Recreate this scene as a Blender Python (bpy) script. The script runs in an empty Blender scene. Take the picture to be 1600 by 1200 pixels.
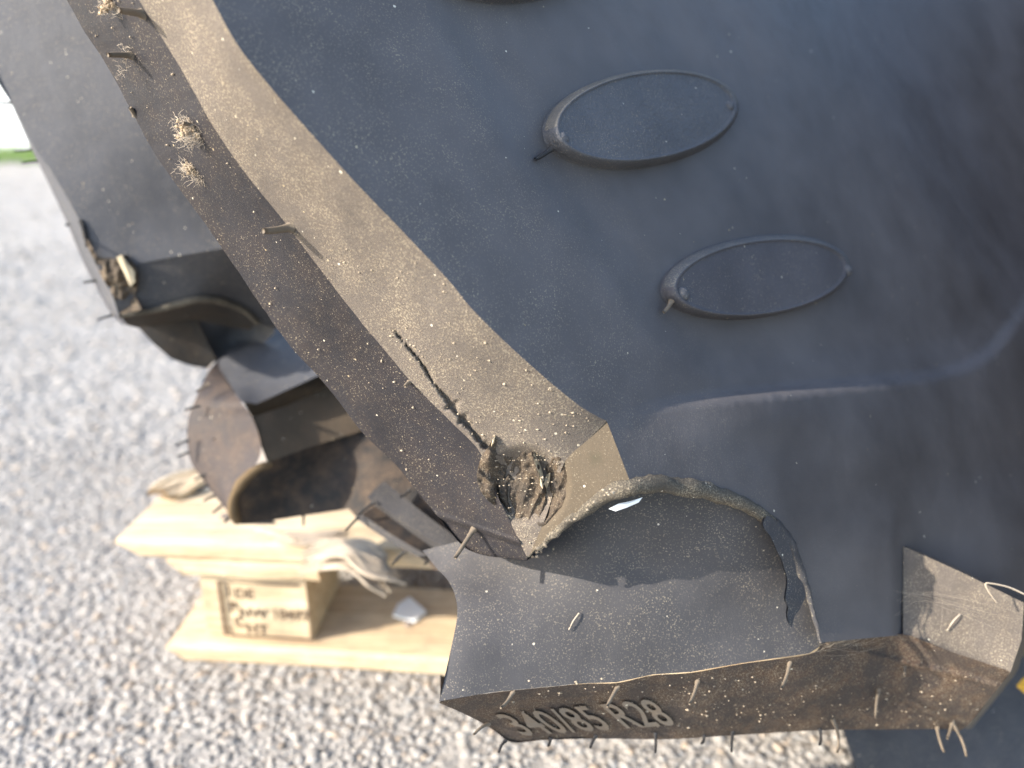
import bpy, bmesh, math, random
import numpy as np
from mathutils import Vector, Matrix, Quaternion
from mathutils.geometry import delaunay_2d_cdt

random.seed(7); rng = np.random.default_rng(7)
sc = bpy.context.scene
COL = sc.collection

# ------------------------------------------------------------------ camera, sky, sun, exposure
PITCH = math.radians(20); FPX = 1250.0; CAM = np.array([0, 0, .56])
cam_d = bpy.data.cameras.new("camera"); cam = bpy.data.objects.new("camera", cam_d); COL.objects.link(cam)
cam.location = CAM; cam.rotation_euler = (math.pi/2 - PITCH, 0, 0)
cam_d.sensor_width = 36; cam_d.lens = 36*FPX/1600; cam_d.clip_start = .02; cam_d.clip_end = 500
cam_d.dof.use_dof = True; cam_d.dof.focus_distance = .42; cam_d.dof.aperture_fstop = 4.0
sc.camera = cam
SUN = Vector((-.83, -.29, .47)).normalized()          # direction towards the sun
world = bpy.data.worlds.new("World"); sc.world = world; world.use_nodes = True
nt = world.node_tree; nt.nodes.clear()
sky = nt.nodes.new("ShaderNodeTexSky"); sky.sky_type = 'NISHITA'; sky.sun_disc = False
sky.sun_elevation = math.asin(SUN.z); sky.sun_rotation = math.atan2(SUN.x, SUN.y)
bg = nt.nodes.new("ShaderNodeBackground"); bg.inputs[1].default_value = .15
wo = nt.nodes.new("ShaderNodeOutputWorld"); nt.links.new(sky.outputs[0], bg.inputs[0]); nt.links.new(bg.outputs[0], wo.inputs[0])
sl = bpy.data.lights.new("sun", 'SUN'); sl.energy = 2.7; sl.angle = math.radians(.5); sl.color = (1, .93, .82)
so = bpy.data.objects.new("sun", sl); COL.objects.link(so); so.rotation_euler = SUN.to_track_quat('Z', 'Y').to_euler(); so.location = (-3, -2, 4)
sc.view_settings.view_transform = 'Standard'; sc.view_settings.look = 'None'; sc.view_settings.gamma = 1
sc.view_settings.exposure = 2.05

# ------------------------------------------------------------------ points
_s, _c = math.sin(PITCH), math.cos(PITCH)
def P(px, py, D):
    """photo pixel (1600x1200) and distance along the optical axis -> place in the scene"""
    px, py, D = np.asarray(px, float), np.asarray(py, float), np.asarray(D, float)
    x = (px-800)/FPX; y = (600-py)/FPX
    return np.stack([x*D, (y*_s+_c)*D, .56+(y*_c-_s)*D], -1)
def ground_at(px, py, z=0):
    y = (600-py)/FPX
    return P(px, py, (.56-z)/(_s-y*_c))

def spl(pts, n=8):
    """Catmull-Rom through the points (any dimension)"""
    p = np.array(pts, float); out = []
    for i in range(len(p)-1):
        p0, p1, p2, p3 = p[max(i-1, 0)], p[i], p[i+1], p[min(i+2, len(p)-1)]
        for t in np.arange(n)/n:
            out.append(.5*((2*p1)+(p2-p0)*t+(2*p0-5*p1+4*p2-p3)*t*t+(3*p1-p0-3*p2+p3)*t**3))
    out.append(p[-1]); return np.array(out)
def resample(p, n):
    p = np.array(p, float); d = np.r_[0, np.cumsum(np.linalg.norm(np.diff(p[:, :2], axis=0), axis=1))]
    t = np.linspace(0, d[-1], n); return np.stack([np.interp(t, d, p[:, k]) for k in range(p.shape[1])], -1)

class Depth:
    """smooth surface through control points (pixel, pixel, distance)"""
    def __init__(self, pts):
        p = np.array(pts, float); self.p = p[:, :2]/1000; n = len(p)
        K = self.k(np.linalg.norm(self.p[:, None]-self.p[None], axis=2))+np.eye(n)*1e-5
        A = np.zeros((n+3, n+3)); A[:n, :n] = K; A[:n, n] = 1; A[:n, n+1:] = self.p; A[n:, :n] = A[:n, n:].T
        self.w = np.linalg.solve(A, np.r_[1/p[:, 2], 0, 0, 0])
    def k(self, r): return np.where(r > 0, r*r*np.log(np.maximum(r, 1e-9)), 0)
    def __call__(self, px, py):
        q = np.stack([np.asarray(px, float).ravel(), np.asarray(py, float).ravel()], -1)/1000; out = []
        for i in range(0, len(q), 20000):
            c = q[i:i+20000]; K = self.k(np.linalg.norm(c[:, None]-self.p[None], axis=2)); n = len(self.p)
            out.append(K@self.w[:n]+self.w[n]+c@self.w[n+1:])
        return (1/np.concatenate(out)).reshape(np.shape(px))

def vnoise(p, scale, seed=0):
    """cheap smooth value noise on (n,3) points, -1..1"""
    p = np.asarray(p)*scale+seed*17.3; i = np.floor(p).astype(np.int64); f = p-i; f = f*f*(3-2*f); r = 0
    for dx in (0, 1):
        for dy in (0, 1):
            for dz in (0, 1):
                h = ((i[:, 0]+dx)*374761393+(i[:, 1]+dy)*668265263+(i[:, 2]+dz)*2147483647+seed*1013) & 0xffffffff
                h = ((h ^ (h >> 13))*1274126177) & 0xffffffff; h = (h ^ (h >> 16)) & 0xffff
                w = (f[:, 0] if dx else 1-f[:, 0])*(f[:, 1] if dy else 1-f[:, 1])*(f[:, 2] if dz else 1-f[:, 2])
                r = r+w*(h/32768-1)
    return r

class MB:
    def __init__(self): self.v = []; self.f = []; self.n = 0; self.mi = []
    def add(self, v, f, m=0):
        self.v.append(np.asarray(v, float)); self.f += [tuple(int(a)+self.n for a in q) for q in f]; self.mi += [m]*len(f); self.n += len(v); return self
    def poly(self, poly, depth, step=8, m=0, jit=.25):
        """flat outline in pixels, filled with a fine triangle net lying on a depth surface"""
        poly = np.array(poly, float)[:, :2]; out = []
        for a, b in zip(poly, np.roll(poly, -1, 0)):
            k = max(1, int(np.linalg.norm(b-a)/step)); out += [a+(b-a)*t/k for t in range(k)]
        b = np.array(out); lo, hi = b.min(0), b.max(0)
        gx, gy = np.meshgrid(np.arange(lo[0], hi[0], step), np.arange(lo[1], hi[1], step)); gx = gx+step*.5*(np.arange(gx.shape[0]) % 2)[:, None]
        g = np.stack([gx.ravel(), gy.ravel()], -1)
        x, y = g.T; ins = np.zeros(len(g), bool)
        for (x0, y0), (x1, y1) in zip(b, np.roll(b, -1, 0)):
            if y0 == y1: continue
            c = ((y0 > y) != (y1 > y)) & (x < (x1-x0)*(y-y0)/(y1-y0)+x0); ins ^= c
        g = g[ins]
        if len(g):
            keep = np.ones(len(g), bool)
            for q in b: keep &= ((g-q)**2).sum(1) > (step*.55)**2
            g = g[keep]; g = g+rng.uniform(-jit, jit, g.shape)*step
        allp = np.vstack([b, g]); nb = len(b)
        vs, _, fs, *_ = delaunay_2d_cdt([Vector(q) for q in allp], [], [list(range(nb))], 1, 1e-5)
        q = np.array([(v.x, v.y) for v in vs]); D = depth(q[:, 0], q[:, 1])
        # image y runs down: flip so that faces look at the viewer
        F = []
        for f in fs:
            a, bb, cc = q[f[0]], q[f[1]], q[f[2]]
            F.append(f[::-1] if (bb[0]-a[0])*(cc[1]-a[1])-(bb[1]-a[1])*(cc[0]-a[0]) > 0 else f)
        return self.add(P(q[:, 0], q[:, 1], D), F, m)
    def grid(self, G, m=0, flip=False):
        a, b = G.shape[:2]; F = []
        for i in range(a-1):
            for j in range(b-1):
                q = (i*b+j, i*b+j+1, (i+1)*b+j+1, (i+1)*b+j); F.append(q[::-1] if flip else q)
        return self.add(G.reshape(-1, 3), F, m)
    def loft(self, A, B, n=60, k=12, m=0, flip=False, off=None):
        """between two rails of (px,py,D)"""
        A, B = resample(A, n), resample(B, n); t = np.linspace(0, 1, k)[None, :, None]
        R = A[:, None]*(1-t)+B[:, None]*t
        if off is not None: R[..., 2] += off(R[..., 0], R[..., 1])
        return self.grid(P(R[..., 0], R[..., 1], R[..., 2]), m, flip)
    def tube(self, pts, r, k=6, m=0, cap=True):
        pts = np.array(pts, float); r = np.broadcast_to(r, len(pts)); rings = []; up = np.array([.31, .2, .93])
        for i, p in enumerate(pts):
            d = pts[min(i+1, len(pts)-1)]-pts[max(i-1, 0)]; d = d/(np.linalg.norm(d)+1e-12)
            a = np.cross(d, up); a /= np.linalg.norm(a)+1e-12; b = np.cross(d, a)
            th = np.arange(k)/k*2*math.pi; rings.append(p+r[i]*(np.cos(th)[:, None]*a+np.sin(th)[:, None]*b))
        F = [(i*k+j, i*k+(j+1) % k, (i+1)*k+(j+1) % k, (i+1)*k+j) for i in range(len(pts)-1) for j in range(k)]
        if cap: F += [tuple(range(k)), tuple(range((len(pts)-1)*k, len(pts)*k))[::-1]]
        return self.add(np.vstack(rings), F, m)
    def box(self, x0, x1, y0, y1, z0, z1, m=0, seg=6, wob=0.0):
        for ax in range(3):
            for s in (0, 1):
                lo, hi = np.array([x0, y0, z0]), np.array([x1, y1, z1]); u, w = (ax+1) % 3, (ax+2) % 3
                U, W_ = np.meshgrid(np.linspace(0, 1, seg), np.linspace(0, 1, seg), indexing='ij')
                G = np.zeros(U.shape+(3,)); G[..., u] = lo[u]+(hi-lo)[u]*U; G[..., w] = lo[w]+(hi-lo)[w]*W_; G[..., ax] = hi[ax] if s else lo[ax]
                self.grid(G, m, flip=not s)
        return self
    def build(self, name, mats, parent=None, smooth=True, **props):
        me = bpy.data.meshes.new(name); me.from_pydata(np.vstack(self.v).tolist(), [], self.f)
        for mt in (mats if isinstance(mats, (list, tuple)) else [mats]): me.materials.append(mt)
        if len(set(self.mi)) > 1: me.polygons.foreach_set("material_index", self.mi)
        me.polygons.foreach_set("use_smooth", [smooth]*len(self.f)); me.update()
        o = bpy.data.objects.new(name, me); COL.objects.link(o)
        if parent is not None: o.parent = parent
        for k_, v_ in props.items(): o[k_] = v_
        return o
def empty(name, **props):
    o = bpy.data.objects.new(name, None); COL.objects.link(o)
    for k_, v_ in props.items(): o[k_] = v_
    return o

# ------------------------------------------------------------------ materials
class NT:
    def __init__(self, name):
        self.m = bpy.data.materials.new(name); self.m.use_nodes = True; self.t = self.m.node_tree
        self.b = self.t.nodes["Principled BSDF"]; self.co = self.n("ShaderNodeNewGeometry").outputs["Position"]
    def n(self, typ, **kw):
        x = self.t.nodes.new(typ)
        for k_, v_ in kw.items(): setattr(x, k_, v_)
        return x
    def l(self, a, b): self.t.links.new(a, b)
    def noise(self, scale, detail=4, rough=.6, vec=None, dist=0):
        x = self.n("ShaderNodeTexNoise"); x.inputs["Scale"].default_value = scale; x.inputs["Detail"].default_value = detail
        x.inputs["Roughness"].default_value = rough; x.inputs["Distortion"].default_value = dist; self.l(vec or self.co, x.inputs["Vector"]); return x.outputs["Fac"]
    def ramp(self, fac, stops):
        r = self.n("ShaderNodeValToRGB"); e = r.color_ramp.elements
        while len(e) < len(stops): e.new(.5)
        for q, (p, c) in zip(e, stops): q.position = p; q.color = (c, c, c, 1) if isinstance(c, (int, float)) else (*c, 1)
        self.l(fac, r.inputs[0]); return r.outputs[0]
    def mix(self, fac, a, b):
        x = self.n("ShaderNodeMix", data_type='RGBA')
        for s, v in ((0, fac), (6, a), (7, b)):
            if hasattr(v, "links"): self.l(v, x.inputs[s])
            else: x.inputs[s].default_value = v if s == 0 else (*v, 1)
        return x.outputs[2]
    def math(self, op, a, b=0):
        x = self.n("ShaderNodeMath", operation=op)
        for i, v in ((0, a), (1, b)):
            if hasattr(v, "links"): self.l(v, x.inputs[i])
            else: x.inputs[i].default_value = v
        return x.outputs[0]
    def specks(self, scale, frac, size, seed=0.0):
        """scattered flecks: 1 inside a fleck"""
        mp = self.n("ShaderNodeMapping"); mp.inputs["Location"].default_value = (seed, seed*.7, seed*.3); self.l(self.co, mp.inputs[0])
        dn = self.n("ShaderNodeTexNoise"); dn.inputs["Scale"].default_value = scale*1.6; dn.inputs["Detail"].default_value = 2; self.l(mp.outputs[0], dn.inputs["Vector"])
        ad = self.n("ShaderNodeMix", data_type='VECTOR'); ad.inputs[0].default_value = .0012*500/scale*.5
        self.l(mp.outputs[0], ad.inputs[4]); self.l(dn.outputs["Color"], ad.inputs[5])
        v = self.n("ShaderNodeTexVoronoi"); v.inputs["Scale"].default_value = scale; self.l(ad.outputs[1], v.inputs["Vector"])
        sp = self.n("ShaderNodeSeparateColor"); self.l(v.outputs["Color"], sp.inputs[0])
        pick = self.math('LESS_THAN', sp.outputs[0], frac)
        sz = self.math('MULTIPLY', sp.outputs[1], size)
        return self.math('MULTIPLY', pick, self.math('LESS_THAN', v.outputs["Distance"], sz)), sp.outputs[2]
    def bump(self, h, strength, dist, prev=None):
        b = self.n("ShaderNodeBump"); b.inputs["Strength"].default_value = strength; b.inputs["Distance"].default_value = dist
        self.l(h, b.inputs["Height"])
        if prev is not None: self.l(prev, b.inputs["Normal"])
        return b.outputs[0]

def rubber(name, base=(.030, .033, .040), dust=(.20, .16, .11), film=.1, fine=.25, coarse=.10, rough=.5, stain=0.0, warm=(.09, .06, .04), grain=.35, spec=.18, fade=None, smears=(), wrinkle=0.0):
    k = NT(name); big = k.noise(11, 3, .65); mid = k.noise(48, 4, .7); grainy = k.noise(1500, 2, .7); dots = k.noise(1150, 1, .5)
    col = k.mix(k.ramp(big, [(.3, 0.0), (.7, 1.0)]), tuple(c*.78 for c in base), tuple(c*1.3 for c in base))
    if stain:
        col = k.mix(k.math('MULTIPLY', k.ramp(mid, [(.42, 0.0), (.66, 1.0)]), stain), col, warm)
    fl = k.math('MULTIPLY', k.ramp(big, [(.25, .5), (.75, 1.0)]), film); fl = k.math('MULTIPLY', fl, k.ramp(grainy, [(.3, .55), (.7, 1.3)]))
    col = k.mix(fl, col, dust)
    dens = k.math('MULTIPLY', k.ramp(mid, [(.36, .10), (.70, 1.0)]), k.ramp(big, [(.3, .45), (.65, 1.0)]))
    if fade:
        sx = k.n('ShaderNodeSeparateXYZ'); k.l(k.co, sx.inputs[0]); mr = k.n('ShaderNodeMapRange'); mr.inputs[1].default_value, mr.inputs[2].default_value, mr.inputs[3].default_value, mr.inputs[4].default_value = fade
        k.l(k.math('ADD', sx.outputs[0], k.math('MULTIPLY', sx.outputs[2], .55)), mr.inputs[0]); dens = k.math('MULTIPLY', dens, mr.outputs[0])
    th = .745-.185*fine
    s1 = k.math('MULTIPLY', k.ramp(dots, [(th-.015, 0.0), (th+.05, 1.0)]), dens)
    col = k.mix(k.math('MULTIPLY', s1, .75), col, k.mix(grainy, (.20, .155, .10), (.50, .43, .31)))
    v = k.n("ShaderNodeTexVoronoi"); v.inputs["Scale"].default_value = 330; k.l(k.co, v.inputs["Vector"])
    sp = k.n("ShaderNodeSeparateColor"); k.l(v.outputs["Color"], sp.inputs[0])
    dd = k.math('ADD', v.outputs["Distance"], k.math('MULTIPLY', grainy, .30)); lim = k.math('ADD', .12, k.math('MULTIPLY', k.math('POWER', sp.outputs[1], 3.0), .26))
    s2 = k.math('MULTIPLY', k.math('LESS_THAN', sp.outputs[0], coarse), k.math('LESS_THAN', dd, lim))
    col = k.mix(k.math('MULTIPLY', s2, .85), col, k.mix(sp.outputs[2], (.28, .21, .11), (.62, .56, .45)))
    for pos, rad, c_, amt in smears:
        vd = k.n('ShaderNodeVectorMath', operation='DISTANCE'); k.l(k.co, vd.inputs[0]); vd.inputs[1].default_value = tuple(pos)
        f = k.math('MULTIPLY', k.ramp(k.math('ADD', k.math('DIVIDE', vd.outputs['Value'], rad), k.math('MULTIPLY', mid, 1.1)), [(.55, 1.0), (1.25, 0.0)]), k.ramp(grainy, [(.3, .3), (.7, 1.0)]))
        col = k.mix(k.math('MULTIPLY', f, amt), col, c_)
    k.l(col, k.b.inputs["Base Color"])
    k.l(k.math('ADD', k.math('MULTIPLY', s1, .3), k.math('ADD', k.ramp(mid, [(.3, rough-.06), (.7, rough+.06)]), k.ramp(big, [(.35, 0.0), (.65, .12)]))), k.b.inputs["Roughness"])
    k.b.inputs["Specular IOR Level"].default_value = spec
    n1 = k.bump(k.math('ADD', grainy, k.math('MULTIPLY', dots, .6)), grain, .0006)
    if wrinkle: n1 = k.bump(k.noise(240, 3, .6, None, 1.5), wrinkle, .003, n1)
    k.l(k.bump(k.noise(70, 2, .5), .12, .004, n1), k.b.inputs["Normal"]); return k.m

M = {}
M['plate'] = rubber('rubber_plate', (.078, .071, .071), film=.07, fine=.72, coarse=.06, rough=.5, spec=.16, grain=.22, fade=(.24, .36, 1.0, .05),
    smears=[(P(1115, 556, .4285), .015, (.13, .105, .075), .55), (P(1160, 545, .437), .008, (.20, .17, .13), .6), (P(850, 138, .411), .006, (.34, .29, .22), .9), (P(1010, 553, .404), .005, (.3, .27, .22), .7)])
M['dusty'] = rubber('rubber_dusty_sunlit', (.052, .044, .038), (.166, .137, .113), film=.62, stain=.55, warm=(.115, .088, .062), fine=1.0, coarse=.3, rough=.8, grain=.5, spec=.12)  # real dust, its tan raised to carry the sunlight on these faces
M['tread'] = rubber('rubber_tread', (.013, .0125, .016), film=.04, fine=.5, coarse=.16, rough=.6, stain=.22, warm=(.05, .034, .026))
M['wall'] = rubber('rubber_wall', (.047, .045, .047), film=.04, fine=.66, coarse=.10, rough=.52)
M['earthy'] = rubber('rubber_earthy', (.034, .028, .026), (.15, .10, .065), film=.2, fine=.9, coarse=.28, rough=.75, stain=.8, warm=(.085, .05, .03), grain=.5)
M['far'] = rubber('rubber_far', (.048, .052, .064), film=.12, fine=.6, coarse=.25, rough=.5)
M['farend'] = rubber('rubber_far_end', (.028, .024, .025), (.12, .09, .08), film=.25, fine=.5, coarse=.1, rough=.65, stain=.5)
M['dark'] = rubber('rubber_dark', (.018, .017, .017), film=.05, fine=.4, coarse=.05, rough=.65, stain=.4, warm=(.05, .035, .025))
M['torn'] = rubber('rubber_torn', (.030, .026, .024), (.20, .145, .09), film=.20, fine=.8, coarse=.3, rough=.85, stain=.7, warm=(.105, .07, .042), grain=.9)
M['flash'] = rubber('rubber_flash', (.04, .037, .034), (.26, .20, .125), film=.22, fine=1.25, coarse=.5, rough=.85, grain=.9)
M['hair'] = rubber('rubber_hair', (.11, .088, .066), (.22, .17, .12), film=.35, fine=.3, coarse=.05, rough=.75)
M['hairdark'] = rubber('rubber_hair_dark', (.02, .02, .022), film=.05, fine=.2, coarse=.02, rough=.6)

M['brownflat'] = rubber('rubber_brown_shaded', (.015, .0145, .0155), film=.04, fine=.2, coarse=.1, rough=.6, stain=.6)  # base darkened so the colour also holds the shade inside the far groove
def simple(name, col, rough=.8, var=.25, scale=40, spec=.3):
    k = NT(name); f = k.noise(scale, 4)
    k.l(k.mix(k.ramp(f, [(.3, 0.0), (.7, 1.0)]), tuple(c*(1-var) for c in col), tuple(min(1, c*(1+var)) for c in col)), k.b.inputs["Base Color"])
    k.b.inputs["Roughness"].default_value = rough; k.b.inputs["Specular IOR Level"].default_value = spec; return k
M['fluff'] = simple('cobweb', (.40, .33, .25)).m
M['fluffcore'] = simple('cobweb_core', (.40, .29, .18), scale=300).m
M['white'] = simple('white_residue', (.75, .75, .73), var=.05).m
M['grit'] = simple('grit', (.34, .27, .19), scale=200, var=.4).m
M['ink'] = simple('burnt_ink', (.07, .045, .03), var=.3, scale=300).m

def wood(name, a, b, dirt=.2):
    k = NT(name); mp = k.n("ShaderNodeMapping"); mp.inputs["Scale"].default_value = (5, 60, 60); mp.inputs["Rotation"].default_value = (0, 0, math.radians(5.8)); k.l(k.co, mp.inputs[0])
    g = k.noise(1.0, 6, .65, mp.outputs[0], 1.2); g2 = k.noise(6, 3, .6, mp.outputs[0])
    col = k.mix(k.ramp(g, [(.3, 0.0), (.7, 1.0)]), a, b); col = k.mix(k.math('MULTIPLY', k.ramp(g2, [(.45, 0.0), (.6, .5)]), .5), col, tuple(c*.6 for c in a))
    col = k.mix(k.math('MULTIPLY', k.ramp(k.noise(18, 5, .7), [(.5, 0.0), (.7, 1.0)]), dirt), col, (.22, .17, .13))
    k.l(col, k.b.inputs["Base Color"]); k.b.inputs["Roughness"].default_value = .8; k.b.inputs["Specular IOR Level"].default_value = .2
    k.l(k.bump(k.math('ADD', g, g2), .4, .002), k.b.inputs["Normal"]); return k.m
M['wood'] = wood('pine_wood', (.40, .28, .165), (.68, .55, .37), .35)
M['woodgrey'] = wood('weathered_wood', (.30, .24, .18), (.52, .43, .33), .5)

# ------------------------------------------------------------------ ground, gravel, grass, wall
k = NT('gravel_bed'); v = k.n("ShaderNodeTexVoronoi"); v.inputs["Scale"].default_value = 75; k.l(k.co, v.inputs["Vector"])
sp = k.n("ShaderNodeSeparateColor"); k.l(v.outputs["Color"], sp.inputs[0])
col = k.mix(sp.outputs[0], (.245, .225, .202), (.30, .277, .25)); col = k.mix(k.ramp(k.noise(3, 4), [(.4, 0.0), (.65, .5)]), col, (.34, .30, .25))
k.l(col, k.b.inputs["Base Color"]); k.b.inputs["Roughness"].default_value = .9
k.l(k.bump(k.math('SUBTRACT', 1.0, v.outputs["Distance"]), .8, .006), k.b.inputs["Normal"]); M['bed'] = k.m
k = NT('gravel_stone'); at = k.n("ShaderNodeAttribute"); at.attribute_name = "tone"
col = k.mix(at.outputs["Fac"], (.225, .207, .187), (.325, .300, .270)); at2 = k.n("ShaderNodeAttribute"); at2.attribute_name = "hue"
col = k.mix(k.ramp(at2.outputs["Fac"], [(.86, 0.0), (.97, .5)]), col, (.38, .27, .17)); col = k.mix(k.ramp(at2.outputs["Fac"], [(.02, .4), (.15, 0.0)]), col, (.24, .255, .27))
col = k.mix(k.ramp(k.noise(260, 2), [(.4, 0.0), (.7, .35)]), col, (.25, .235, .215)); k.l(col, k.b.inputs["Base Color"]); k.b.inputs["Roughness"].default_value = .95; k.b.inputs["Specular IOR Level"].default_value = .1; M['stone'] = k.m

m = MB(); g = np.array([[[x, y, 0] for x in (-60, -20, -6, -2, 2, 6, 20, 60)] for y in (-20, -5, 0, 3, 6, 10, 20, 60, 200)], float); m.grid(g, flip=True)
m.build('ground', M['bed'], kind='structure')

def stones(n, x0, x1, y0, y1, rmin, rmax):
    t = (1+5**.5)/2
    iv = np.array([(-1, t, 0), (1, t, 0), (-1, -t, 0), (1, -t, 0), (0, -1, t), (0, 1, t), (0, -1, -t), (0, 1, -t), (t, 0, -1), (t, 0, 1), (-t, 0, -1), (-t, 0, 1)])/math.sqrt(1+t*t)
    fi = np.array([(0, 11, 5), (0, 5, 1), (0, 1, 7), (0, 7, 10), (0, 10, 11), (1, 5, 9), (5, 11, 4), (11, 10, 2), (10, 7, 6), (7, 1, 8), (3, 9, 4), (3, 4, 2), (3, 2, 6), (3, 6, 8), (3, 8, 9), (4, 9, 5), (2, 4, 11), (6, 2, 10), (8, 6, 7), (9, 8, 1)])
    pos = np.stack([rng.uniform(x0, x1, n), rng.uniform(y0, y1, n)], -1)
    if y1 > 2: pos[:, 1] = y0+(y1-y0)*(1-np.sqrt(rng.random(n)))
    r = rmin+(rmax-rmin)*rng.random(n)**2.4
    ax = np.stack([r*rng.uniform(.8, 1.5, n), r*rng.uniform(.6, 1, n), r*rng.uniform(.20, .40, n)], -1)
    V = iv[None]*(1+rng.uniform(-.28, .28, (n, 12, 1)))*ax[:, None]
    a = rng.uniform(0, 6.28, n); ca, sa = np.cos(a)[:, None], np.sin(a)[:, None]; tl = rng.normal(0, .12, n)[:, None]
    x, y, z = V[..., 0], V[..., 1], V[..., 2]; z2 = z+x*tl
    V = np.stack([x*ca-y*sa+pos[:, :1], x*sa+y*ca+pos[:, 1:], z2+(ax[:, 2]*.05)[:, None]], -1)
    F = (fi[None]+(np.arange(n)*12)[:, None, None]).reshape(-1, 3); return V.reshape(-1, 3), F
parts = [stones(70000, -1.0, .5, .42, 1.25, .0014, .0066), stones(26000, -2.4, -.1, 1.15, 3.4, .003, .011), stones(9000, -5, -.6, 2.0, 7.2, .006, .018)]
V, F, o_ = [], [], 0
for v_, f_ in parts: V.append(v_); F.append(f_+o_); o_ += len(v_)
V, F = np.vstack(V), np.vstack(F)
me = bpy.data.meshes.new('gravel'); me.vertices.add(len(V)); me.vertices.foreach_set("co", V.ravel()); me.loops.add(F.size); me.loops.foreach_set("vertex_index", F.ravel())
me.polygons.add(len(F)); me.polygons.foreach_set("loop_start", np.arange(0, F.size, 3)); me.update(calc_edges=True)
for nm in ("tone", "hue"):
    at = me.attributes.new(nm, 'FLOAT', 'POINT'); at.data.foreach_set("value", np.repeat(rng.random(len(V)//12), 12))
me.polygons.foreach_set("use_smooth", [True]*len(F)); me.materials.append(M['stone'])
o = bpy.data.objects.new('gravel', me); COL.objects.link(o); o['kind'] = 'stuff'; o['label'] = 'pale grey crushed gravel spread over the yard'; o['category'] = 'gravel'

gm = simple('grass', (.13, .22, .035), .7, .5, 3).m
m = MB(); n = 5000; x = rng.uniform(-8.5, -2.5, n); y = rng.uniform(6.9, 8.6, n); h = rng.uniform(.03, .10, n); a = rng.uniform(0, 6.28, n); lx = rng.normal(0, .03, (n, 2))
V = np.stack([np.stack([x-np.cos(a)*.008, y-np.sin(a)*.008, h*0], -1), np.stack([x+np.cos(a)*.008, y+np.sin(a)*.008, h*0], -1), np.stack([x+lx[:, 0], y+lx[:, 1], h], -1)], 1).reshape(-1, 3)
m.add(V, np.arange(3*n).reshape(-1, 3)); m.build('grass', gm, kind='stuff', label='strip of short green grass at the far edge of the gravel', category='grass')
wm = simple('white_render', (.82, .82, .80), .8, .03, 2).m
m = MB(); m.box(-14, 2, 8.8, 9.1, 0, 3.0); ww = m.build('white_wall', wm, smooth=False, label='bright white wall far behind the grass', category='wall')
m = MB(); m.box(-14.05, 2.05, 8.75, 9.15, 3.0, 3.08); m.build('coping', wm, ww, smooth=False)

# ------------------------------------------------------------------ pallet
YAW = math.radians(-5.0); PC = np.array([-.335, .690])
pallet = empty('wooden_pallet', label='pale pine pallet lying on the gravel under the black tyre', category='pallet')
pallet.location = (PC[0], PC[1], 0); pallet.rotation_euler = (0, 0, YAW)
def plank(name, x0, x1, y0, y1, z0, z1, mat, lean=0, cut=0):
    """a sawn board with eased, slightly wavy edges and chamfered corners; x along its length"""
    m = MB(); n = 14; c = .004
    sec = [(y0+c, z0), (y1-c, z0), (y1, z0+c), (y1, z1-c), (y1-c, z1), (y0+c, z1), (y0, z1-c), (y0, z0+c)]
    G = []
    for i in range(n):
        t = i/(n-1); ring = []
        for j, (y, z) in enumerate(sec):
            ins = cut*max(0, 1-t*(n-1)) * (1 if z < (z0+z1)/2 else 0)
            ring.append((x0+(x1-x0)*t+ins+.002*math.sin(j*3+y0*90)*(1 if i in (0, n-1) else 0), y+.0012*math.sin(9*t+y0*40), z+.0008*math.sin(13*t+z0*90)))
        G.append(ring+[ring[0]])
    G = np.array(G); m.grid(G, flip=False)
    for e, fl in ((0, 0), (-1, 1)):
        r = G[e][:-1]; m.add(r, [tuple(range(8))[::-1] if fl else tuple(range(8))])
    o = m.build(name, mat, pallet, smooth=False); return o
for j, (yy, w) in enumerate([(0, .115), (.150, .10), (.29, .145), (.47, .10), (.61, .145)]):
    plank('deck_board', -.060+(.018 if j == 1 else 0), 1.14, yy, yy+w, .1225, .144, M['woodgrey'] if j else M['wood'], cut=.02 if j == 0 else .008)
for xx in (-.012, .50, .96):
    plank('stringer_board', xx, xx+.155, .003, .76, .100, .122, M['wood'], cut=.012)
    for yy, w in ((.012, .10), (.33, .145), (.655, .10)):
        plank('block', xx+.026, xx+.137, yy, yy+w, .0222, .0998, M['wood'])
for yy, w in ((0, .12), (.33, .145), (.65, .10)):
    plank('bottom_board', -.024, 1.14, yy-.004, yy+w, .0, .022, M['wood'], cut=.016)
def text_mesh(s, size, depth=0.0, shear=0.0, bold=0.0):
    cu = bpy.data.curves.new('t', 'FONT'); cu.body = s; cu.size = size; cu.extrude = depth; cu.offset = bold; cu.shear = shear; cu.resolution_u = 3
    ob = bpy.data.objects.new('t', cu); COL.objects.link(ob); dg = bpy.context.evaluated_depsgraph_get(); dg.update()
    me = bpy.data.meshes.new_from_object(ob.evaluated_get(dg)); v = np.array([q.co[:] for q in me.vertices]); f = [tuple(q.vertices) for q in me.polygons]
    bpy.data.objects.remove(ob); bpy.data.meshes.remove(me); return v, f
m = MB()
for s, sz, x, z in (("DE", .017, .050, .073), ("NW 10477", .0165, .052, .050), ("HT", .017, .058, .030), ("I", .02, .041, .074), ("P", .018, .042, .056), ("C", .018, .045, .038)):
    v_, f_ = text_mesh(s, sz, 0, 0, .0004); m.add(np.stack([v_[:, 0]+x, v_[:, 0]*0+.0105, v_[:, 1]+z], -1), f_)
for (xa, za, xb, zb, w) in ((.034, .092, .120, .092, .0010), (.036, .027, .128, .027, .0012), (.034, .090, .036, .027, .0018)):
    m.box(min(xa, xb)-w/2, max(xa, xb)+w/2, .0100, .0108, min(za, zb)-w/2, max(za, zb)+w/2, seg=2)
m.build('stamp', M['ink'], pallet, smooth=False, label='dark burnt stamp with a frame and codes on the front block')
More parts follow.
